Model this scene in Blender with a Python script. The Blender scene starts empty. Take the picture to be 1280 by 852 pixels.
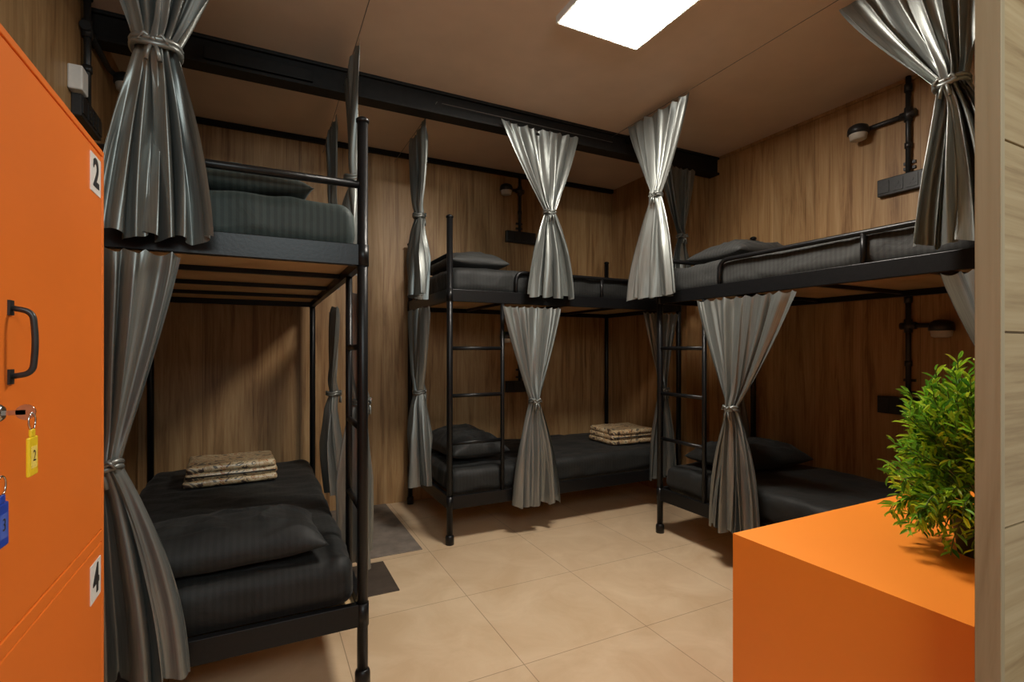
import bpy, bmesh, math, random
from mathutils import Vector, noise, Matrix
random.seed(7)
S = bpy.context.scene
S.view_settings.view_transform = 'Standard'
S.view_settings.look = 'None'
COL = S.collection

# ------------------------------------------------------------ materials
def mat_new(name):
    m = bpy.data.materials.new(name); m.use_nodes = True
    nt = m.node_tree
    return m, nt, nt.nodes['Principled BSDF']

def mat_plain(name, col, rough=.5, metal=0., bump=0., bscale=60., var=0.06, spec=.5):
    m, nt, b = mat_new(name)
    N, L = nt.nodes, nt.links
    tc = N.new('ShaderNodeTexCoord'); nz = N.new('ShaderNodeTexNoise')
    nz.inputs['Scale'].default_value = bscale; nz.inputs['Detail'].default_value = 4
    L.new(tc.outputs['Object'], nz.inputs['Vector'])
    cr = N.new('ShaderNodeValToRGB')
    c0 = [max(0, c*(1-var)) for c in col]; c1 = [min(1, c*(1+var)) for c in col]
    cr.color_ramp.elements[0].color = (*c0, 1); cr.color_ramp.elements[1].color = (*c1, 1)
    cr.color_ramp.elements[0].position = .35; cr.color_ramp.elements[1].position = .65
    L.new(nz.outputs['Fac'], cr.inputs['Fac']); L.new(cr.outputs['Color'], b.inputs['Base Color'])
    b.inputs['Roughness'].default_value = rough; b.inputs['Metallic'].default_value = metal
    b.inputs['Specular IOR Level'].default_value = spec
    if bump > 0:
        bp = N.new('ShaderNodeBump'); bp.inputs['Strength'].default_value = bump
        bp.inputs['Distance'].default_value = .01
        L.new(nz.outputs['Fac'], bp.inputs['Height']); L.new(bp.outputs['Normal'], b.inputs['Normal'])
    return m

def mat_wood(name, dark, mid, light, vertical=True, rough=.5, seams=True, seam_w=.30):
    m, nt, b = mat_new(name)
    N, L = nt.nodes, nt.links
    tc = N.new('ShaderNodeTexCoord')
    mp = N.new('ShaderNodeMapping')
    mp.inputs['Scale'].default_value = (14, 14, 1.1) if vertical else (1.2, 1.2, 16)
    L.new(tc.outputs['Object'], mp.inputs['Vector'])
    n1 = N.new('ShaderNodeTexNoise'); n1.inputs['Scale'].default_value = 1.0
    n1.inputs['Detail'].default_value = 7; n1.inputs['Distortion'].default_value = .9
    n1.inputs['Roughness'].default_value = .66
    L.new(mp.outputs['Vector'], n1.inputs['Vector'])
    mp2 = N.new('ShaderNodeMapping')
    mp2.inputs['Scale'].default_value = (110, 110, 3) if vertical else (4, 4, 140)
    L.new(tc.outputs['Object'], mp2.inputs['Vector'])
    n2 = N.new('ShaderNodeTexNoise'); n2.inputs['Scale'].default_value = 1.0; n2.inputs['Detail'].default_value = 3
    L.new(mp2.outputs['Vector'], n2.inputs['Vector'])
    mx = N.new('ShaderNodeMath'); mx.operation = 'MULTIPLY_ADD'
    L.new(n2.outputs['Fac'], mx.inputs[0]); mx.inputs[1].default_value = .34
    L.new(n1.outputs['Fac'], mx.inputs[2])
    cr = N.new('ShaderNodeValToRGB')
    e = cr.color_ramp.elements
    e[0].position = .48; e[0].color = (*dark, 1)
    e[1].position = .86; e[1].color = (*light, 1)
    k = e.new(.65); k.color = (*mid, 1)
    L.new(mx.outputs[0], cr.inputs['Fac'])
    out = cr.outputs['Color']
    if seams:
        sx = N.new('ShaderNodeSeparateXYZ'); L.new(tc.outputs['Object'], sx.inputs[0])
        ad = N.new('ShaderNodeMath'); ad.operation = 'ADD'
        L.new(sx.outputs['X'], ad.inputs[0]); L.new(sx.outputs['Y'], ad.inputs[1])
        dv = N.new('ShaderNodeMath'); dv.operation = 'DIVIDE'; dv.inputs[1].default_value = seam_w
        L.new(ad.outputs[0], dv.inputs[0])
        fr = N.new('ShaderNodeMath'); fr.operation = 'FRACT'; L.new(dv.outputs[0], fr.inputs[0])
        lt = N.new('ShaderNodeMath'); lt.operation = 'LESS_THAN'; lt.inputs[1].default_value = .012
        L.new(fr.outputs[0], lt.inputs[0])
        fl = N.new('ShaderNodeMath'); fl.operation = 'FLOOR'; L.new(dv.outputs[0], fl.inputs[0])
        wn = N.new('ShaderNodeTexWhiteNoise'); wn.noise_dimensions = '1D'; L.new(fl.outputs[0], wn.inputs['W'])
        mr = N.new('ShaderNodeMapRange'); mr.inputs['To Min'].default_value = .93; mr.inputs['To Max'].default_value = 1.05
        L.new(wn.outputs['Value'], mr.inputs['Value'])
        ml = N.new('ShaderNodeMixRGB'); ml.blend_type = 'MULTIPLY'; ml.inputs['Fac'].default_value = 1
        L.new(out, ml.inputs['Color1']); L.new(mr.outputs[0], ml.inputs['Color2'])
        mm = N.new('ShaderNodeMixRGB'); mm.blend_type = 'MIX'
        mf = N.new('ShaderNodeMath'); mf.operation = 'MULTIPLY'; mf.inputs[1].default_value = .45
        L.new(lt.outputs[0], mf.inputs[0]); L.new(mf.outputs[0], mm.inputs['Fac'])
        L.new(ml.outputs[0], mm.inputs['Color1']); mm.inputs['Color2'].default_value = (dark[0]*.4, dark[1]*.4, dark[2]*.4, 1)
        out = mm.outputs[0]
    L.new(out, b.inputs['Base Color'])
    b.inputs['Roughness'].default_value = rough
    bp = N.new('ShaderNodeBump'); bp.inputs['Strength'].default_value = .12; bp.inputs['Distance'].default_value = .004
    L.new(mx.outputs[0], bp.inputs['Height']); L.new(bp.outputs['Normal'], b.inputs['Normal'])
    return m

def mat_floor():
    m, nt, b = mat_new('floor_tile_mat'); N, L = nt.nodes, nt.links
    tc = N.new('ShaderNodeTexCoord'); mp = N.new('ShaderNodeMapping')
    mp.inputs['Location'].default_value = (.3, .1, 0)
    L.new(tc.outputs['Object'], mp.inputs['Vector'])
    br = N.new('ShaderNodeTexBrick'); br.offset = 0; br.squash = 1
    br.inputs['Scale'].default_value = 1; br.inputs['Brick Width'].default_value = .6; br.inputs['Row Height'].default_value = .6
    br.inputs['Mortar Size'].default_value = .0018; br.inputs['Mortar Smooth'].default_value = .2
    br.inputs['Color1'].default_value = (.66, .505, .335, 1); br.inputs['Color2'].default_value = (.625, .475, .315, 1)
    br.inputs['Mortar'].default_value = (.30, .21, .13, 1)
    L.new(mp.outputs[0], br.inputs['Vector'])
    nz = N.new('ShaderNodeTexNoise'); nz.inputs['Scale'].default_value = 3.5; nz.inputs['Detail'].default_value = 9
    nz.inputs['Distortion'].default_value = .8; nz.inputs['Roughness'].default_value = .62
    L.new(tc.outputs['Object'], nz.inputs['Vector'])
    cr = N.new('ShaderNodeValToRGB'); cr.color_ramp.elements[0].position = .35; cr.color_ramp.elements[1].position = .68
    cr.color_ramp.elements[0].color = (.84, .79, .73, 1); cr.color_ramp.elements[1].color = (1, 1, 1, 1)
    L.new(nz.outputs['Fac'], cr.inputs['Fac'])
    ml = N.new('ShaderNodeMixRGB'); ml.blend_type = 'MULTIPLY'; ml.inputs['Fac'].default_value = 1
    L.new(br.outputs['Color'], ml.inputs['Color1']); L.new(cr.outputs['Color'], ml.inputs['Color2'])
    L.new(ml.outputs[0], b.inputs['Base Color'])
    b.inputs['Roughness'].default_value = .30
    return m

def mat_curtain():
    m, nt, b = mat_new('satin_curtain_mat'); N, L = nt.nodes, nt.links
    tc = N.new('ShaderNodeTexCoord')
    w = N.new('ShaderNodeTexNoise'); w.inputs['Scale'].default_value = 1
    mp = N.new('ShaderNodeMapping'); mp.inputs['Scale'].default_value = (190, 8, 1)
    L.new(tc.outputs['UV'], mp.inputs['Vector']); L.new(mp.outputs[0], w.inputs['Vector'])
    w.inputs['Detail'].default_value = 3
    cr = N.new('ShaderNodeValToRGB')
    cr.color_ramp.elements[0].position = .3; cr.color_ramp.elements[0].color = (.165, .176, .166, 1)
    cr.color_ramp.elements[1].position = .75; cr.color_ramp.elements[1].color = (.245, .257, .243, 1)
    L.new(w.outputs['Fac'], cr.inputs['Fac']); L.new(cr.outputs[0], b.inputs['Base Color'])
    b.inputs['Metallic'].default_value = .62; b.inputs['Roughness'].default_value = .37
    b.inputs['Specular IOR Level'].default_value = .45
    bp = N.new('ShaderNodeBump'); bp.inputs['Strength'].default_value = .15; bp.inputs['Distance'].default_value = .002
    L.new(w.outputs['Fac'], bp.inputs['Height']); L.new(bp.outputs[0], b.inputs['Normal'])
    return m

def mat_sheet(name, c0, c1, axis='X'):
    m, nt, b = mat_new(name); N, L = nt.nodes, nt.links
    tc = N.new('ShaderNodeTexCoord'); wv = N.new('ShaderNodeTexWave')
    wv.wave_type = 'BANDS'; wv.bands_direction = axis; wv.inputs['Scale'].default_value = 14
    wv.inputs['Distortion'].default_value = .4
    L.new(tc.outputs['Object'], wv.inputs['Vector'])
    cr = N.new('ShaderNodeValToRGB'); cr.color_ramp.interpolation = 'EASE'
    cr.color_ramp.elements[0].position = .42; cr.color_ramp.elements[0].color = (*c0, 1)
    cr.color_ramp.elements[1].position = .58; cr.color_ramp.elements[1].color = (*c1, 1)
    L.new(wv.outputs['Fac'], cr.inputs['Fac']); L.new(cr.outputs[0], b.inputs['Base Color'])
    b.inputs['Roughness'].default_value = .62; b.inputs['Specular IOR Level'].default_value = .30
    nz = N.new('ShaderNodeTexNoise'); nz.inputs['Scale'].default_value = 7; nz.inputs['Detail'].default_value = 5; nz.inputs['Distortion'].default_value = 1.0
    L.new(tc.outputs['Object'], nz.inputs['Vector'])
    bp = N.new('ShaderNodeBump'); bp.inputs['Strength'].default_value = .4; bp.inputs['Distance'].default_value = .02
    L.new(nz.outputs['Fac'], bp.inputs['Height']); L.new(bp.outputs[0], b.inputs['Normal'])
    b.inputs['Sheen Weight'].default_value = .05; b.inputs['Sheen Roughness'].default_value = .4
    return m

def mat_quilt():
    m, nt, b = mat_new('floral_quilt_mat'); N, L = nt.nodes, nt.links
    tc = N.new('ShaderNodeTexCoord')
    nz = N.new('ShaderNodeTexNoise'); nz.inputs['Scale'].default_value = 13; nz.inputs['Detail'].default_value = 2.5; nz.inputs['Distortion'].default_value = 2
    L.new(tc.outputs['Object'], nz.inputs['Vector'])
    cr = N.new('ShaderNodeValToRGB'); e = cr.color_ramp.elements; cr.color_ramp.interpolation = 'CONSTANT'
    e[0].position = 0; e[0].color = (.07, .04, .03, 1); e[1].position = .40; e[1].color = (.48, .36, .20, 1)
    k = e.new(.50); k.color = (.34, .14, .05, 1); k = e.new(.53); k.color = (.56, .45, .28, 1); k = e.new(.63); k.color = (.12, .10, .07, 1)
    L.new(nz.outputs['Fac'], cr.inputs['Fac']); L.new(cr.outputs[0], b.inputs['Base Color'])
    b.inputs['Roughness'].default_value = .4; b.inputs['Coat Weight'].default_value = .5; b.inputs['Coat Roughness'].default_value = .15
    return m

def mat_leaf():
    m, nt, b = mat_new('leaf_mat'); N, L = nt.nodes, nt.links
    g = N.new('ShaderNodeNewGeometry'); cr = N.new('ShaderNodeValToRGB'); e = cr.color_ramp.elements
    e[0].position = 0; e[0].color = (.05, .20, .02, 1); e[1].position = 1; e[1].color = (.66, .86, .07, 1)
    k = e.new(.5); k.color = (.24, .55, .04, 1)
    L.new(g.outputs['Random Per Island'], cr.inputs['Fac']); L.new(cr.outputs[0], b.inputs['Base Color'])
    b.inputs['Roughness'].default_value = .42
    tr = N.new('ShaderNodeBsdfTranslucent'); L.new(cr.outputs[0], tr.inputs['Color'])
    mx = N.new('ShaderNodeMixShader'); mx.inputs[0].default_value = .3
    o = N['Material Output'] if 'Material Output' in N else N.new('ShaderNodeOutputMaterial')
    L.new(b.outputs[0], mx.inputs[1]); L.new(tr.outputs[0], mx.inputs[2]); L.new(mx.outputs[0], o.inputs['Surface'])
    return m

def mat_emit(name, col, st):
    m, nt, b = mat_new(name)
    b.inputs['Base Color'].default_value = (*col, 1)
    b.inputs['Emission Color'].default_value = (*col, 1); b.inputs['Emission Strength'].default_value = st
    return m

M_WALL = mat_wood('wood_panel_mat', (.190, .094, .034), (.345, .198, .082), (.46, .295, .140))
M_WALLD = mat_wood('light_board_mat', (.22, .14, .065), (.36, .26, .135), (.45, .345, .20), vertical=False, seams=False)
M_EDGE = mat_wood('board_edge_mat', (.22, .165, .09), (.32, .255, .155), (.38, .31, .20), seams=False)
M_PLY = mat_wood('plywood_mat', (.42, .25, .11), (.55, .36, .18), (.64, .45, .24), vertical=False, seams=False)
M_FLOOR = mat_floor()
M_GREY = mat_plain('grey_stone_mat', (.18, .15, .125), .6, bump=.2, bscale=12, var=.2)
M_DARKST = mat_plain('dark_stone_mat', (.06, .045, .035), .5, bump=.2, bscale=14, var=.2)
M_CEIL = mat_plain('ceiling_paint_mat', (.68, .545, .435), .7, bump=.08, bscale=6, var=.03, spec=.3)
M_BLACK = mat_plain('black_paint_metal_mat', (.006, .006, .0065), .36, bump=.04, bscale=90, var=.2, spec=.28)
M_BEAM = mat_plain('beam_black_mat', (.008, .0075, .007), .55, bump=.1, bscale=30, var=.2, spec=.25)
M_BPL = mat_plain('black_plastic_mat', (.018, .018, .018), .4, var=.2)
M_CURT = mat_curtain()
M_SHX = mat_sheet('sheet_stripe_x_mat', (.0125, .013, .0125), (.0165, .0175, .0168), 'X')
M_SHY = mat_sheet('sheet_stripe_y_mat', (.0125, .013, .0125), (.0160, .0172, .0165), 'X')
M_SHU = mat_sheet('sheet_grey_mat', (.032, .033, .032), (.042, .043, .041), 'Y')
M_SHG = mat_sheet('sheet_green_mat', (.032, .044, .041), (.045, .060, .055), 'X')
M_QUILT = mat_quilt()
M_ORANGE = mat_plain('orange_laminate_mat', (.92, .27, .025), .42, var=.015, bscale=3)
M_ORANGE2 = mat_plain('orange_enamel_mat', (.80, .185, .020), .38, var=.03, bscale=3, bump=.03)
M_WHITE = mat_plain('white_plastic_mat', (.75, .74, .70), .4, var=.02)
M_POT = mat_plain('pot_mat', (.03, .05, .02), .5)
M_INK = mat_plain('black_ink_mat', (.02, .02, .02), .5)
M_CHROME = mat_plain('chrome_mat', (.6, .58, .55), .2, metal=1)
M_YEL = mat_plain('yellow_tag_mat', (.85, .60, .02), .35)
M_BLUE = mat_plain('blue_tag_mat', (.02, .06, .42), .35)
M_LEAF = mat_leaf()
M_STEM = mat_plain('stem_mat', (.10, .16, .03), .6)
M_LED = mat_emit('led_diffuser_mat', (1, .93, .83), 86)
M_WIRE = mat_plain('wire_mat', (.10, .09, .08), .4)
M_LENS = mat_plain('lamp_lens_mat', (.55, .50, .42), .3)

# ------------------------------------------------------------ mesh helpers
class BM:
    """small mesh accumulator"""
    def __init__(s): s.v = []; s.f = []; s.m = []; s.sm = []
    def box(s, a, b, mi=0):
        x0, y0, z0 = [min(p, q) for p, q in zip(a, b)]; x1, y1, z1 = [max(p, q) for p, q in zip(a, b)]
        n = len(s.v)
        s.v += [(x0, y0, z0), (x1, y0, z0), (x1, y1, z0), (x0, y1, z0), (x0, y0, z1), (x1, y0, z1), (x1, y1, z1), (x0, y1, z1)]
        for q in [(0, 3, 2, 1), (4, 5, 6, 7), (0, 1, 5, 4), (1, 2, 6, 5), (2, 3, 7, 6), (3, 0, 4, 7)]:
            s.f.append(tuple(n + i for i in q)); s.m.append(mi); s.sm.append(False)
    def tube(s, pts, r, mi=0, seg=12, bend=0., cap=True):
        P = [Vector(p) for p in pts]
        if bend > 0 and len(P) > 2:
            Q = [P[0]]
            for i in range(1, len(P) - 1):
                a = (P[i-1] - P[i]); b = (P[i+1] - P[i]); k = min(bend, a.length*.49, b.length*.49)
                A = P[i] + a.normalized()*k; B = P[i] + b.normalized()*k
                for j in range(7):
                    t = j/6; Q.append((1-t)**2*A + 2*t*(1-t)*P[i] + t*t*B)
            Q.append(P[-1]); P = Q
        n0 = len(s.v); up = None
        rs = r if isinstance(r, (list, tuple)) else [r]*len(P)
        for i, p in enumerate(P):
            d = (P[min(i+1, len(P)-1)] - P[max(i-1, 0)]).normalized()
            if up is None:
                up = d.orthogonal().normalized()
            up = (up - d*up.dot(d)).normalized(); sd = d.cross(up)
            for k in range(seg):
                a = 2*math.pi*k/seg
                s.v.append(tuple(p + (up*math.cos(a) + sd*math.sin(a))*rs[i]))
        for i in range(len(P)-1):
            for k in range(seg):
                a = n0+i*seg+k; b = n0+i*seg+(k+1) % seg
                s.f.append((a, b, b+seg, a+seg)); s.m.append(mi); s.sm.append(True)
        if cap:
            s.f.append(tuple(n0+k for k in reversed(range(seg)))); s.m.append(mi); s.sm.append(False)
            e = n0+(len(P)-1)*seg
            s.f.append(tuple(e+k for k in range(seg))); s.m.append(mi); s.sm.append(False)
    def lathe(s, c, prof, axis='Z', mi=0, seg=20):
        n0 = len(s.v)
        for r, h in prof:
            for k in range(seg):
                a = 2*math.pi*k/seg; x = r*math.cos(a); y = r*math.sin(a)
                if axis == 'Z': v = (c[0]+x, c[1]+y, c[2]+h)
                elif axis == 'X': v = (c[0]+h, c[1]+x, c[2]+y)
                else: v = (c[0]+x, c[1]+h, c[2]+y)
                s.v.append(v)
        for i in range(len(prof)-1):
            for k in range(seg):
                a = n0+i*seg+k; b = n0+i*seg+(k+1) % seg
                s.f.append((a, b, b+seg, a+seg)); s.m.append(mi); s.sm.append(True)
        s.f.append(tuple(n0+k for k in reversed(range(seg)))); s.m.append(mi); s.sm.append(False)
        e = n0+(len(prof)-1)*seg
        s.f.append(tuple(e+k for k in range(seg))); s.m.append(mi); s.sm.append(False)
    def make(s, name, mats, parent=None, bevel=0.):
        me = bpy.data.meshes.new(name); me.from_pydata(s.v, [], s.f)
        for m in (mats if isinstance(mats, (list, tuple)) else [mats]): me.materials.append(m)
        me.polygons.foreach_set('material_index', s.m); me.polygons.foreach_set('use_smooth', s.sm)
        bm = bmesh.new(); bm.from_mesh(me); bmesh.ops.recalc_face_normals(bm, faces=bm.faces[:]); bm.to_mesh(me); bm.free()
        o = bpy.data.objects.new(name, me); COL.objects.link(o)
        if bevel > 0:
            md = o.modifiers.new('bevel', 'BEVEL'); md.width = bevel; md.segments = 2; md.limit_method = 'ANGLE'
        if parent: o.parent = parent
        return o

def box_obj(name, a, b, mat, parent=None, bevel=0.):
    k = BM(); k.box(a, b); return k.make(name, mat, parent, bevel)

def empty(name, loc=(0, 0, 0)):
    e = bpy.data.objects.new(name, None); COL.objects.link(e); e.empty_display_size = .1
    return e

# ------------------------------------------------------------ room
XL, XR, YB, ZC = -.70, 3.30, 3.95, 2.745
YF = -1.2
box_obj('floor', (XL-.1, YF, -.1), (XR+.1, YB+.1, 0), M_FLOOR)
box_obj('ceiling', (XL-.1, YF, ZC), (XR+.1, YB+.1, ZC+.1), M_CEIL)
box_obj('wall_back', (XL-.1, YB, 0), (XR+.1, YB+.1, ZC), M_WALL)
box_obj('wall_left', (XL-.1, YF, 0), (XL, YB, ZC), M_WALL)
box_obj('wall_right', (XR, .30, 0), (XR+.1, YB, ZC), M_WALL)
box_obj('wall_pillar', (3.055, 2.99, 0), (XR, YB, ZC), M_WALL)
wf = empty('wall_front')
box_obj('core', (.962, .340, 0), (XR, .362, ZC), M_WALLD, wf)
zb = [0, .10, .382, .664, .942, 1.226, 1.504, 1.786, 2.066, 2.35, 2.63, ZC]
for i in range(len(zb)-1):
    box_obj('board_%d' % (i+1), (.960, .334, zb[i]+.001), (XR, .3395, zb[i+1]-.002), M_WALLD, wf, .001)
box_obj('edge_strip', (.950, .3335, 0), (.9615, .364, ZC), M_EDGE, wf, .001)
box_obj('floor_stone_strip', (.36, 2.95, .0), (.87, YB, .004), M_GREY)
box_obj('floor_drain_slab', (.36, 2.50, .0), (.62, 2.88, .005), M_DARKST)
# beam
k = BM()
k.box((XL, 2.90, 2.625), (XR, 2.915, ZC))
k.box((XL, 2.88, 2.605), (XR, 2.98, 2.622))
k.box((XL, 2.88, 2.728), (XR, 2.98, ZC))
k.box((-.25, 2.878, 2.63), (.25, 2.90, 2.69))
k.box((2.36, 2.70, 2.69), (2.40, 2.90, 2.735))
k.make('ceiling_beam', M_BEAM, None, .002)
k = BM(); k.box((XL+.01, YB-.03, ZC-.035), (3.05, YB, ZC)); k.make('trim_back', M_BEAM)
k = BM(); k.box((XR-.012, .37, ZC-.02), (XR, 2.87, ZC)); k.make('trim_right', M_WALL)

# LED panel light
lp = empty('ceiling_led_panel')
k = BM(); x0, x1, y0, y1 = 1.225, 1.70, 1.525, 2.0
fr = .012
k.box((x0, y0, 2.712), (x1, y0+fr, ZC)); k.box((x0, y1-fr, 2.712), (x1, y1, ZC))
k.box((x0, y0+fr, 2.712), (x0+fr, y1-fr, ZC)); k.box((x1-fr, y0+fr, 2.712), (x1, y1-fr, ZC))
k.make('frame', M_WHITE, lp)
box_obj('diffuser', (x0+fr, y0+fr, 2.710), (x1-fr, y1-fr, 2.73), M_LED, lp)

# ------------------------------------------------------------ bunks
ZF0, ZF1 = 1.50, 1.575
ZL0, ZL1 = .215, .295
ZP = 2.025
def bunk(o, l, w, L, W, ladder_w=.36, guard_from=.47, supports=(.5, .75), rail_z=1.79):
    O = Vector((o[0], o[1], 0)); l = Vector((*l, 0)); w = Vector((*w, 0))
    P = lambda a, b, z: tuple(O + l*a + w*b + Vector((0, 0, z)))
    e = empty('bunk_bed')
    k = BM()
    for a in (0, L):
        for b in (0, W):
            k.tube([P(a, b, .03), P(a, b, ZP-.01)], .019, seg=16)
            c = P(a, b, 0)
            k.lathe(c, [(.027, 0), (.027, .045), (.023, .055), (.019, .058)])
            k.lathe((c[0], c[1], ZP-.012), [(.019, 0), (.023, .002), (.023, .012), (.012, .02), (.004, .022)])
            for z0, z1 in ((ZF0, ZF1), (ZL0, ZL1)):
                k.lathe((c[0], c[1], z0), [(.022, 0), (.022, z1-z0)])
    k.make('posts', M_BLACK, e)
    k = BM()
    t = .014
    for z0, z1 in ((ZF0, ZF1), (ZL0, ZL1)):
        for b in (0, W):
            k.box(P(0, b-t, z0), P(L, b+t, z1))
        for a in (0, L):
            k.box(P(a-t, 0, z0), P(a+t, W, z1))
        n = 4
        for i in range(1, n):
            a = L*i/n
            k.box(P(a-.012, 0, z0+.014), P(a+.012, W, z0+.034))
    k.make('frame', M_BLACK, e, .002)
    k = BM()
    for z0 in (ZF0+.0345, ZL0+.0345):
        k.box(P(.015, .015, z0), P(L-.015, W-.015, z0+.012))
    k.make('plywood_deck', M_PLY, e)
    k = BM()
    k.tube([P(ladder_w, 0, ZL1-.02), P(ladder_w, 0, ZF0+.02)], .0135, seg=12)
    for z in (.62, .915, 1.21):
        k.tube([P(0, 0, z), P(ladder_w, 0, z)], .012, seg=10)
    k.make('ladder', M_BLACK, e)
    k = BM()
    gz = 1.71
    k.tube([P(guard_from, 0, ZF1-.01), P(guard_from, 0, gz), P(L-.03, 0, gz), P(L-.03, 0, ZF1-.01)], .0125, bend=.06)
    for sx in supports:
        k.tube([P(sx, 0, ZF1-.01), P(sx, 0, gz)], .012)
    for a in (0, L):
        k.tube([P(a, 0, rail_z), P(a, W, rail_z)], .0135)
    k.tube([P(0, W, gz), P(L, W, gz)], .0125)
    k.make('guard_rails', M_BLACK, e)
    return e

BL = dict(o=(.327, 1.858), l=(0, 1), w=(-1, 0), L=1.95, W=.94)
BMd = dict(o=(1.044, 2.956), l=(1, 0), w=(0, 1), L=1.89, W=.92)
BR = dict(o=(2.351, 2.533), l=(0, -1), w=(1, 0), L=1.93, W=.90)
bunk(**BL, ladder_w=.31, guard_from=.42, supports=(1.1,))
bunk(**BMd, ladder_w=.36, guard_from=.46, supports=(1.15,))
bunk(**BR, ladder_w=.37, guard_from=.48, supports=(1.25,))

def ax(a, n, r):
    k = 5
    xs = [-a + r*(1-math.cos(math.pi/2*i/k)) for i in range(k)]
    mid = [-(a-r) + 2*(a-r)*i/n for i in range(n+1)]
    return xs + mid + [-x for x in reversed(xs)]

def rounded_block(name, c, half, r, mat, amp=.006, n=(40, 24, 3), seed=0., parent=None):
    A = [ax(half[i], n[i], r) for i in range(3)]
    bm = bmesh.new()
    for d in range(3):
        e, f = [(1, 2), (0, 2), (0, 1)][d]
        for sgn in (-1, 1):
            g = []
            for u in A[e]:
                row = []
                for v in A[f]:
                    p = [0, 0, 0]; p[d] = sgn*half[d]; p[e] = u; p[f] = v
                    row.append(bm.verts.new(p))
                g.append(row)
            for i in range(len(g)-1):
                for j in range(len(g[0])-1):
                    bm.faces.new((g[i][j], g[i+1][j], g[i+1][j+1], g[i][j+1]))
    bmesh.ops.remove_doubles(bm, verts=bm.verts[:], dist=1e-5)
    C = Vector(c)
    for v in bm.verts:
        p = v.co
        inn = Vector([max(-(half[i]-r), min(half[i]-r, p[i])) for i in range(3)])
        d = p-inn
        if d.length > 1e-7: p = inn + d.normalized()*r
        q = p + C
        nn = noise.noise(Vector((q.x*5+seed, q.y*5, q.z*5)))*.6 + noise.noise(Vector((q.x*13, q.y*13+seed, q.z*9)))*.4
        ridge = 1-abs(noise.noise(Vector((q.x*4+seed*2, q.y*7, q.z*3))))*4
        dirn = d.normalized() if d.length > 1e-7 else Vector((0, 0, 0))
        up = 1 if p.z > -half[2]*.5 else 0
        p = p + dirn*(nn*amp + max(0, ridge)*amp*.6)*up
        v.co = p + C
    bmesh.ops.recalc_face_normals(bm, faces=bm.faces[:])
    me = bpy.data.meshes.new(name); bm.to_mesh(me); bm.free(); me.materials.append(mat)
    for p in me.polygons: p.use_smooth = True
    o = bpy.data.objects.new(name, me); COL.objects.link(o)
    if parent: o.parent = parent
    return o

TH = .15
def mattress(B, upper, mat, seed):
    z0 = (ZF1 if upper else ZL1) - .02
    O = Vector((*B['o'], 0)); l = Vector((*B['l'], 0)); w = Vector((*B['w'], 0))
    c = O + l*B['L']/2 + w*B['W']/2; c.z = z0 + (TH+.02)/2
    hx = abs(l.x)*(B['L']/2-.022) + abs(w.x)*(B['W']/2-.022)
    hy = abs(l.y)*(B['L']/2-.022) + abs(w.y)*(B['W']/2-.022)
    n = (60, 34, 4) if abs(l.x) > .5 else (34, 60, 4)
    return rounded_block('mattress', c, (hx, hy, (TH+.02)/2), .05, mat, .012, n, seed)
mattress(BL, False, M_SHY, 1); mattress(BL, True, M_SHG, 2)
mattress(BMd, False, M_SHX, 3); mattress(BMd, True, M_SHX, 4)
mattress(BR, False, M_SHY, 5); mattress(BR, True, M_SHU, 6)

def pillow(c, sx, sy, h, rot, mat, seed, tilt=0.):
    n = 48; vs = []; fs = []
    for side in (1, -1):
        for i in range(n+1):
            for j in range(n+1):
                u = -1+2*i/n; v = -1+2*j/n
                pu = 1 - .06*(1-v*v)*abs(u)**3; pv = 1 - .06*(1-u*u)*abs(v)**3
                x = u*sx/2*pu; y = v*sy/2*pv
                k = max(0, (1-abs(u)**3.2))**.55 * max(0, (1-abs(v)**3.2))**.55
                nn = noise.noise(Vector((x*7+seed, y*7, side))) * .6 + noise.noise(Vector((x*18, y*18+seed, side)))*.25
                rd = max(0, 1-abs(noise.noise(Vector((x*5+seed*3, y*9, 2.3))))*6)
                zz = side*h*(.66 if side > 0 else .34)*k + (nn*.022 + rd*.013)*k*(1 if side > 0 else -.2)
                vs.append(Vector((x, y, zz)))
    m = (n+1)**2
    for s in (0, 1):
        for i in range(n):
            for j in range(n):
                a = s*m+i*(n+1)+j; q = (a, a+n+1, a+n+2, a+1)
                fs.append(q if s == 0 else q[::-1])
    R = Matrix.Rotation(rot, 4, 'Z') @ Matrix.Rotation(tilt, 4, 'Y')
    C = Vector(c) + Vector((0, 0, h*.36+.006))
    vs = [tuple(C + R @ v) for v in vs]
    me = bpy.data.meshes.new('pillow'); me.from_pydata(vs, [], fs)
    bm = bmesh.new(); bm.from_mesh(me); bmesh.ops.remove_doubles(bm, verts=bm.verts[:], dist=1e-5)
    bmesh.ops.recalc_face_normals(bm, faces=bm.faces[:]); bm.to_mesh(me); bm.free()
    me.materials.append(mat)
    for p in me.polygons: p.use_smooth = True
    o = bpy.data.objects.new('pillow', me); COL.objects.link(o); return o
ZU, ZLm = ZF1+TH, ZL1+TH
pillow((-.12, 2.085, ZLm), .66, .40, .145, .06, M_SHY, 1)
pillow((-.14, 2.10, ZU), .62, .40, .105, 0, M_SHG, 2)
pillow((1.30, 3.40, ZLm), .42, .66, .18, .05, M_SHX, 3)
pillow((1.30, 3.38, ZU), .42, .66, .13, 0, M_SHU, 4)
pillow((2.80, 2.22, ZLm), .68, .42, .16, -.05, M_SHY, 5)
pillow((2.80, 2.22, ZU), .66, .42, .14, 0, M_SHU, 6)

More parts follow.
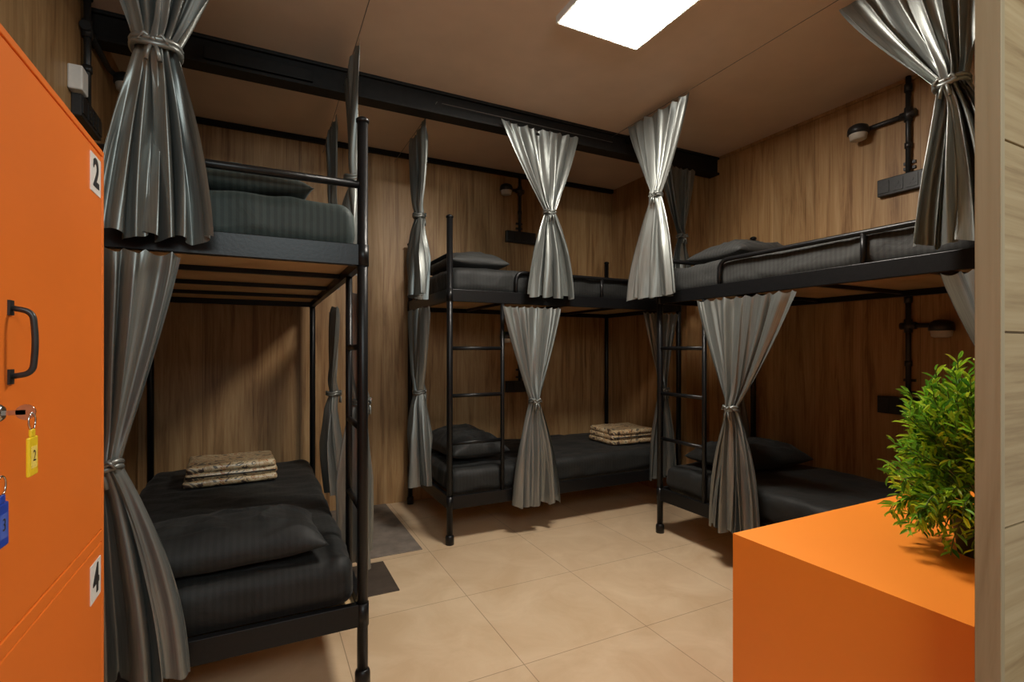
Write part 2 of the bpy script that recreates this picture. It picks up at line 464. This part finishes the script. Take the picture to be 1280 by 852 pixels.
def quilt(c, sx, sy, rot, seed):
    e = empty('folded_quilt')
    hs = [.036, .040, .036]; z = 0
    for i, h in enumerate(hs):
        o = rounded_block('fold_%d' % (i+1), (0, 0, h/2), (sx/2-.006*i, sy/2-.005*(i % 2), h/2+.002), h/2-.0005, M_QUILT, .006, (16, 12, 1), seed+i)
        o.location = (random.uniform(-.010, .010), random.uniform(-.006, .006), z); o.parent = e; z += h
    k = BM()
    for (xa, ya, xb, yb) in ((-sx/2+.01, -sy/2-.002, sx/2-.01, -sy/2+.004), (-sx/2+.01, sy/2-.004, sx/2-.01, sy/2+.002)):
        k.tube([(xa, ya, z*.5), (xb, ya, z*.5)], .004, seg=8)
    k.make('cover_piping', M_BPL, e)
    e.location = c; e.rotation_euler = (0, 0, rot)
quilt((-.15, 3.36, ZLm+.010), .46, .32, .05, 1)
quilt((2.67, 3.32, ZLm+.010), .42, .34, -.05, 5)

# ------------------------------------------------------------ curtains
def lerp(a, b, t): return a+(b-a)*t
def curtain(A, B, zt, T, ztie, C, D, zb, seed=0, nf=8, tw=.055, amp=.02, tiltz=0.):
    rnd = random.Random(seed)
    A, B, T, C, D = [Vector(p) for p in (A, B, T, C, D)]
    dr = (B-A).normalized(); nr = Vector((dr.y, -dr.x))
    TA = T - dr*tw/2; TB = T + dr*tw/2
    nu, nv = 170, 90
    nf *= .72
    ph = [rnd.uniform(0, 6.28) for _ in range(8)]
    sd = rnd.uniform(0, 50)
    vs = []; fs = []; uv = []
    tt = (zt-ztie)/(zt-zb)
    for j in range(nv+1):
        t = j/nv
        if t <= tt:
            a = t/tt; e = a**1.15
            Lp = A.lerp(TA, e); Rp = B.lerp(TB, e)
            am = lerp(amp*.8, tw*.34, a**1.5)
            if a < .1: am *= (.7 + a*3)
        else:
            a = (t-tt)/(1-tt); e = 1-(1-a)**2.0; e = e*.78+a*.22
            Lp = TA.lerp(C, e); Rp = TB.lerp(D, e)
            am = lerp(tw*.34, amp*1.5, min(1, a*2))
        dt = abs(t-tt)
        for i in range(nu+1):
            s = i/nu
            sw = s + .030*math.sin(6.28*s*1.7+ph[0]) + .016*math.sin(6.28*s*4.3+ph[1]+t*1.6)
            th = 2*math.pi*nf*sw
            m = .55 + .45*math.sin(6.28*s*2.1+ph[2]+t*1.1)
            n1 = noise.noise(Vector((s*nf*1.4+sd, t*1.3, sd)))
            n2 = noise.noise(Vector((s*nf*3.2+sd, t*2.2, sd+9)))
            off = am*(math.sin(th)*m*.8 + 1.6*n1 + .35*n2 + .35*math.sin(th*.5+ph[4]))
            off += am*.3*math.sin(s*34+ph[6])*math.exp(-(dt/.12)**2)
            off += tw*.35*math.cos(math.pi*(s-.5))*math.exp(-(dt/.05)**2)
            lat = .35*am*math.cos(th+ph[6])*(1 if 0 < i < nu else 0)
            p = Lp.lerp(Rp, s) + nr*off + dr*lat
            zz = lerp(zt, zb, t)
            if t < .06: zz += -.014*abs(math.sin(math.pi*nf*1.3*s))*(1-t/.06)
            if t > .9: zz += (.012*math.sin(th*.5+ph[1])+tiltz*(s-.5))*(t-.9)/.1
            vs.append((p.x, p.y, zz)); uv.append((s, t))
    for j in range(nv):
        for i in range(nu):
            a = j*(nu+1)+i; fs.append((a, a+1, a+nu+2, a+nu+1))
    e = empty('tied_curtain')
    me = bpy.data.meshes.new('cloth'); me.from_pydata(vs, [], fs)
    ul = me.uv_layers.new(name='UVMap')
    for lp_ in me.loops: ul.data[lp_.index].uv = uv[lp_.vertex_index]
    me.materials.append(M_CURT)
    for p in me.polygons: p.use_smooth = True
    o = bpy.data.objects.new('cloth', me); COL.objects.link(o); o.parent = e
    k = BM()
    c3 = Vector((T.x, T.y, ztie)); d3 = Vector((dr.x, dr.y, 0)); n3 = Vector((nr.x, nr.y, 0))
    for dz in (-.007, .007):
        ring = []
        for q in range(25):
            a = 2*math.pi*q/24
            ring.append(c3 + d3*math.cos(a)*(tw*.62) + n3*(math.sin(a)*tw*.58+tw*.12) + Vector((0, 0, dz+.004*math.sin(a*3))))
        k.tube(ring, .0085, seg=8, cap=False)
    for sg in (-1, 1):
        base = c3 + n3*tw*.66
        k.tube([base, base+d3*sg*.022+n3*.008+Vector((0, 0, .014)), base+d3*sg*.034+n3*.006+Vector((0, 0, -.004)), base+d3*sg*.01], [.004, .007, .006, .003], seg=8)
        k.tube([base, base+d3*sg*.010+n3*.008+Vector((0, 0, -.03)), base+d3*sg*.016+n3*.006+Vector((0, 0, -.06))], [.004, .006, .007], seg=8)
    k.lathe(tuple(c3+n3*tw*.70+Vector((0, 0, -.006))), [(.004, 0), (.010, .003), (.010, .012), (.004, .015)])
    k.make('tieback', M_CURT, e)
    return e

ZW = 2.66
curtain((-.50, 1.785), (.02, 1.785), 2.67, (-.270, 1.78), 2.070, (-.415, 1.785), (-.125, 1.785), 1.53, 1, 10, tw=.095, amp=.028)
curtain((-.60, 1.78), (-.215, 1.78), 1.49, (-.392, 1.77), .88, (-.45, 1.77), (-.19, 1.77), .24, 2, 8, tw=.065, amp=.028)
curtain((.405, 2.40), (.405, 2.82), 2.64, (.405, 2.60), 2.05, (.405, 2.48), (.405, 2.76), 1.60, 3, 7, tw=.07, amp=.030)
curtain((.41, 3.22), (.41, 3.62), 2.64, (.41, 3.44), 2.08, (.41, 3.32), (.41, 3.60), 1.60, 4, 7, tw=.07, amp=.030)
curtain((.415, 3.22), (.415, 3.62), 1.47, (.41, 3.42), .92, (.415, 3.30), (.415, 3.58), .30, 5, 7, tw=.07, amp=.034)
curtain((.415, 2.30), (.415, 2.70), 1.47, (.42, 2.50), .95, (.42, 2.38), (.42, 2.66), .20, 6, 7, tw=.07, amp=.034)
curtain((.935, 3.08), (.935, 3.52), ZW, (.935, 3.28), 2.09, (.935, 3.10), (.935, 3.42), 1.55, 7, 7, tw=.06, amp=.032)
curtain((.935, 3.08), (.935, 3.50), 1.48, (.935, 3.28), .92, (.935, 3.12), (.935, 3.40), .32, 8, 7, tw=.06, amp=.032)
curtain((1.344, 2.86), (1.924, 2.86), 2.645, (1.695, 2.86), 2.10, (1.535, 2.86), (1.885, 2.86), 1.55, 9, 10, amp=.026)
curtain((1.375, 2.88), (1.800, 2.88), 1.485, (1.592, 2.87), .87, (1.460, 2.88), (1.790, 2.88), .19, 10, 9, amp=.026)
curtain((2.50, 2.88), (2.86, 2.88), 1.48, (2.70, 2.88), .9, (2.58, 2.88), (2.82, 2.88), .24, 11, 8)
curtain((2.58, 2.83), (2.98, 2.83), 2.58, (2.83, 2.83), 2.05, (2.72, 2.83), (2.96, 2.83), 1.60, 12, 8)
curtain((2.22, 2.68), (2.22, 2.15), 2.70, (2.22, 2.413), 2.165, (2.22, 2.68), (2.22, 2.26), 1.535, 13, 10, amp=.026)
curtain((2.275, 2.14), (2.275, 1.535), 1.488, (2.27, 1.897), .885, (2.27, 2.06), (2.27, 1.735), .215, 14, 10, amp=.027)
curtain((2.265, 1.34), (2.265, .78), 2.69, (2.265, .93), 2.17, (2.265, 1.04), (2.265, .72), 1.59, 15, 9, amp=.028, tw=.08)
curtain((2.275, .97), (2.275, .55), 1.488, (2.275, .70), .90, (2.275, .80), (2.275, .56), .22, 16, 9)
curtain((2.86, 2.60), (3.20, 2.60), 1.47, (3.13, 2.60), .95, (3.05, 2.60), (3.26, 2.60), .36, 17, 7)

k = BM()
k.tube([(2.225, .37, 2.705), (2.225, 2.875, 2.705)], .0018, seg=6)
k.tube([(.965, 2.87, 2.665), (2.225, 2.87, 2.665)], .0018, seg=6)
k.tube([(.935, 2.87, 2.668), (.935, 3.94, 2.668)], .0018, seg=6)
k.tube([(.405, .9, 2.735), (.405, 1.8, 2.66), (.41, 3.94, 2.65)], .0018, seg=6)
k.tube([(-.70, 1.785, 2.675), (.405, 1.785, 2.675)], .0018, seg=6)
k.make('curtain_wire', M_WIRE)

# ------------------------------------------------------------ conduits, sockets, lamps
def cup_lamp(p):
    k = BM()
    k.lathe(p, [(.004, .045), (.030, .042), (.050, .030), (.056, .010), (.056, -.012), (.050, -.014)], mi=0)
    k.lathe((p[0], p[1], p[2]-.05), [(.030, 0), (.043, .006), (.048, .034), (.048, .037)], mi=1)
    return k
def wall_set(name, face, along, lamp_off, z_branch, z_sock, z_top, sock_w=.29, wall_axis='X', fo=-1):
    def P(a, o, z):
        return (face+fo*o, a, z) if wall_axis == 'X' else (a, face+fo*o, z)
    e = empty(name)
    k = BM()
    k.tube([P(along, .022, z_top), P(along, .022, z_sock+.03)], .0135)
    k.tube([P(along, .022, z_branch), P(along+lamp_off*.85, .022, z_branch), P(along+lamp_off, .05, z_branch-.005), P(along+lamp_off, .075, z_branch+.0)], .0135, bend=.03)
    k.lathe(P(along, .022, z_branch-.038), [(.020, 0), (.020, .076)])
    q = .5*(z_branch+z_sock)
    k.tube([P(along-.038*1, .022, z_branch), P(along+.038, .022, z_branch)], .020)
    k.lathe(P(along, .022, q), [(.018, 0), (.018, .03)])
    for zz in (q-.08, z_sock+.08):
        k.box(P(along-.03, 0, zz-.008), P(along+.03, .012, zz+.008))
    if z_top > z_branch+.12:
        k.tube([P(along, .022, z_branch+.13), P(along+.0, .022, z_branch+.17)], .020)
    k.make('conduit', M_BPL, e)
    a = P(along+lamp_off, .08, z_branch-.02)
    cup_lamp(a).make('lamp', [M_BPL, M_LENS], e)
    k = BM()
    k.box(P(along-sock_w/2+.01, .0, z_sock-.05), P(along+sock_w/2+.01, .036, z_sock+.05))
    k.make('socket_box', M_BPL, e, .004)
    k = BM()
    for i in range(4):
        c = along-sock_w/2+.01+sock_w*(i+.5)/4
        k.box(P(c-.028, .036, z_sock-.034), P(c+.028, .040, z_sock+.034))
        if i in (1, 2):
            hx = [(.009, 0), (.009, .002)]
            k.lathe(P(c, .040 if fo > 0 else .042, z_sock+.008), hx, axis=wall_axis)
            for g in (-.012, .012):
                k.lathe(P(c+g, .040 if fo > 0 else .042, z_sock-.014), [(.006, 0), (.006, .002)], axis=wall_axis)
    k.make('switches', M_BPL, e)
    return e
wall_set('wall_conduit_lamp', XR, 1.551, .235, 2.53, 2.15, ZC)
wall_set('wall_conduit_lamp', XR, 1.551, -.18, 1.335, .88, 1.50)
wall_set('wall_conduit_lamp', YB, 2.035, -.16, 2.59, 2.185, ZC-.04, wall_axis='Y')
wall_set('wall_conduit_lamp', YB, 2.035, -.16, 1.33, .88, 1.50, wall_axis='Y')
wall_set('wall_conduit_lamp', XL, 2.80, .42, 2.60, 2.22, ZC, fo=1)
box_obj('junction_box', (XL, 2.62, 2.26), (XL+.05, 2.70, 2.36), M_WHITE, None, .006)

# ------------------------------------------------------------ locker
lk = empty('metal_locker')
LX, LT, LM = -.30, 1.62, .81
box_obj('body', (XL+.005, .30, .0), (LX-.020, 1.35, LT), M_ORANGE2, lk, .003)
k = BM()
k.box((LX-.022, .30, LT-.012), (LX+.001, 1.35, LT)); k.box((LX-.022, .30, 0), (LX+.001, 1.35, .03))
k.box((LX-.022, 1.337, .03), (LX+.001, 1.35, LT-.012)); k.box((LX-.022, .30, .03), (LX+.001, .312, LT-.012))
k.box((LX-.022, .818, .03), (LX+.001, .830, LT-.012))
k.box((LX-.022, .312, LM-.011), (LX+.001, .818, LM+.011)); k.box((LX-.022, .830, LM-.011), (LX+.001, 1.337, LM+.011))
k.make('face_frame', M_ORANGE2, lk, .0015)
n = 0
for ya, yb in ((.314, .816), (.832, 1.335)):
    for za, zb_ in ((.032, LM-.0135), (LM+.0135, LT-.0145)):
        n += 1
        box_obj('door_panel_%d' % n, (LX-.019, ya, za), (LX+.0005, yb, zb_), M_ORANGE2, lk, .002)
        zc = (1.21 if za > .5 else .40); yh = ya+.068
        k = BM()
        k.tube([(LX, yh, zc+.046), (LX+.024, yh, zc+.042), (LX+.027, yh, zc), (LX+.024, yh, zc-.042), (LX, yh, zc-.046)], .0038, bend=.018)
        for q in (.046, -.046):
            k.box((LX, yh-.007, zc+q-.010), (LX+.003, yh+.007, zc+q+.010))
        k.make('handle_%d' % n, M_BPL, lk)
        k = BM(); zl = zc-.09; yl = ya+.026
        k.lathe((LX, yl, zl), [(.011, 0), (.011, .006), (.008, .009)], axis='X')
        k.box((LX+.009, yl-.001, zl-.003), (LX+.030, yl+.001, zl+.003))
        k.lathe((LX+.030, yl-.001, zl), [(.010, 0), (.010, .002)], axis='Y')
        k.make('lock_%d' % n, M_CHROME, lk)
def digit(t, y, z):
    box_obj('number_plate', (LX+.0006, y-.034, z-.038), (LX+.0020, y+.034, z+.038), M_WHITE, lk)
    cu = bpy.data.curves.new('digit_'+t, 'FONT'); cu.body = t; cu.size = .078; cu.align_x = 'CENTER'; cu.align_y = 'CENTER'; cu.offset = .0022
    cu.extrude = .0004; cu.materials.append(M_INK)
    o = bpy.data.objects.new('digit_'+t, cu); COL.objects.link(o); o.parent = lk
    o.location = (LX+.0026, y, z); o.rotation_euler = (math.pi/2, 0, math.pi/2)
digit('2', 1.287, 1.553); digit('4', 1.287, .735); digit('1', .76, 1.553); digit('3', .76, .735)
def keytag(name, y, z, mat, t):
    e = empty(name); x = LX+.036
    k = BM()
    ring = [(x, y+math.sin(a)*.011, z+.040+math.cos(a)*.011) for a in [2*math.pi*i/20 for i in range(21)]]
    k.tube(ring, .0011, seg=6, cap=False); k.make('ring', M_CHROME, e)
    k = BM(); k.box((x-.002, y-.014, z-.030), (x+.002, y+.014, z+.020)); k.box((x-.002, y-.006, z+.02), (x+.002, y+.006, z+.030))
    k.make('tag', mat, e, .0015)
    k = BM(); k.box((x+.0021, y-.009, z-.020), (x+.0024, y+.009, z+.008)); k.make('label', mat_plain(name+'_paper', (.8, .62, .12) if mat == M_YEL else (.06, .12, .5), .6), e)
    cu = bpy.data.curves.new('tag_digit', 'FONT'); cu.body = t; cu.size = .02; cu.align_x = 'CENTER'; cu.align_y = 'CENTER'; cu.materials.append(M_INK)
    q = bpy.data.objects.new('tag_digit', cu); COL.objects.link(q); q.parent = e; q.location = (x+.0027, y, z-.005); q.rotation_euler = (math.pi/2, 0, math.pi/2)
keytag('yellow_key_tag', .858, 1.068, M_YEL, '2')
keytag('blue_key_tag', .772, 1.005, M_BLUE, '3')

# ------------------------------------------------------------ orange cabinet + plant
cb = empty('orange_cabinet')
CX0, CX1, CY0, CY1, CH = 1.037, 2.02, .37, .865, .75
k = BM()
k.box((CX0, CY0, 0), (CX1, CY1-.019, CH)); k.box((CX0, CY1-.019, CH-.018), (CX1, CY1, CH))
k.box((CX0, CY1-.019, 0), (CX0+.018, CY1, CH-.018)); k.box((CX1-.018, CY1-.019, 0), (CX1, CY1, CH-.018))
k.make('carcass', M_ORANGE, cb)
for i in range(2):
    xa = CX0+.020+i*(CX1-CX0-.04)/2; xb = xa+(CX1-CX0-.04)/2-.003
    box_obj('door_leaf_%d' % (i+1), (xa, CY1-.0185, .06), (xb, CY1-.001, CH-.021), M_ORANGE, cb, .001)
    box_obj('pull_%d' % (i+1), ((xb-.05 if i == 0 else xa+.04), CY1-.001, .38), ((xb-.04 if i == 0 else xa+.05), CY1+.018, .50), M_BPL, cb, .002)

pl = empty('potted_artificial_plant')
pc = Vector((1.415, .53, CH))
k = BM(); k.lathe(tuple(pc), [(.040, 0), (.052, .08), (.054, .085), (.048, .085), (.045, .07)], mi=0); k.make('pot', M_POT, pl)
rnd = random.Random(3)
lv = []; lf = []; ks = BM()
def leaf(p, d, nrm, ln, wd):
    d = d.normalized(); sd = d.cross(nrm)
    if sd.length < 1e-4: sd = d.orthogonal()
    sd.normalize(); up = sd.cross(d)
    n = len(lv)
    for a, b, c in ((0, 0, 0), (.35, .5, .10), (.35, -.5, .10), (.75, .36, .12), (.75, -.36, .12), (1, 0, -.02), (.38, 0, -.02), (.75, 0, .02)):
        lv.append(tuple(p + d*ln*a + sd*wd*b + up*ln*c))
    lf.extend([(n, n+1, n+6), (n, n+6, n+2), (n+1, n+3, n+7, n+6), (n+6, n+7, n+4, n+2), (n+3, n+5, n+7), (n+7, n+5, n+4)])
for i in range(270):
    th = rnd.uniform(0, 2*math.pi); hz = rnd.random()       # hz 0 bottom .. 1 top
    prof = [(0, .14), (.15, .155), (.4, .155), (.6, .14), (.8, .115), (1, .065)]
    for (h0, r0), (h1, r1) in zip(prof, prof[1:]):
        if h0 <= hz <= h1: R = lerp(r0, r1, (hz-h0)/(h1-h0))
    R *= rnd.uniform(.62, 1.12)
    tip = pc + Vector((R*math.cos(th), R*math.sin(th), .012 + hz*.40 + rnd.uniform(-.02, .03)))
    tip.z = max(tip.z, CH+.010); tip.y = max(tip.y, .385)
    base = pc + Vector((.02*math.cos(th), .02*math.sin(th), .09 + hz*.10))
    mid = (base+tip)/2 + Vector((R*.3*math.cos(th), R*.3*math.sin(th), .03 + .03*rnd.random()))
    mid.y = max(mid.y, .385)
    pts = [(1-t)**2*base + 2*t*(1-t)*mid + t*t*tip for t in [j/8 for j in range(9)]]
    ks.tube(pts, .0012, seg=4, cap=False)
    nl = 16
    for j in range(nl):
        t = .25 + .75*j/(nl-1)
        p = (1-t)**2*base + 2*t*(1-t)*mid + t*t*tip
        tg = (2*(1-t)*(mid-base) + 2*t*(tip-mid)).normalized()
        rv = Vector((rnd.gauss(0, 1), rnd.gauss(0, 1), rnd.gauss(0, 1))); sdv = (rv - tg*rv.dot(tg)).normalized()
        d = (tg*.85 + sdv).normalized()
        q = p + d*.03
        if q.z < CH+.006: d.z = abs(d.z)
        if q.y < .375: d.y = abs(d.y)
        leaf(p, d, Vector((rnd.gauss(0, .4), rnd.gauss(0, .4), 1)), rnd.uniform(.022, .034), rnd.uniform(.006, .009))
me = bpy.data.meshes.new('foliage'); me.from_pydata(lv, [], lf); me.materials.append(M_LEAF)
o = bpy.data.objects.new('foliage', me); COL.objects.link(o); o.parent = pl
ks.make('stems', M_STEM, pl)

# ------------------------------------------------------------ light
w = bpy.data.worlds.new('world'); S.world = w; w.use_nodes = True
w.node_tree.nodes['Background'].inputs[0].default_value = (1, .91, .80, 1)
w.node_tree.nodes['Background'].inputs[1].default_value = .38
def area(name, loc, rot, sx, sy, power, col):
    L = bpy.data.lights.new(name, 'AREA'); L.shape = 'RECTANGLE'; L.size = sx; L.size_y = sy; L.energy = power; L.color = col
    o = bpy.data.objects.new(name, L); COL.objects.link(o); o.location = loc; o.rotation_euler = rot; return o
area('added_front_fill', (.15, -1.0, 2.35), (math.radians(66), 0, math.radians(-12)), 1.1, .7, 27, (.86, .98, 1.0))  # added cool fill from behind the camera, stands for no known fixture

# ------------------------------------------------------------ camera
cam = bpy.data.cameras.new('camera'); co = bpy.data.objects.new('camera', cam); COL.objects.link(co)
cam.sensor_width = 36; cam.lens = 630/1280*36; cam.shift_y = 11/1280; cam.clip_start = .02
co.location = (0, 0, 1.2); co.rotation_euler = (math.pi/2, 0, -math.radians(26.5))
S.camera = co
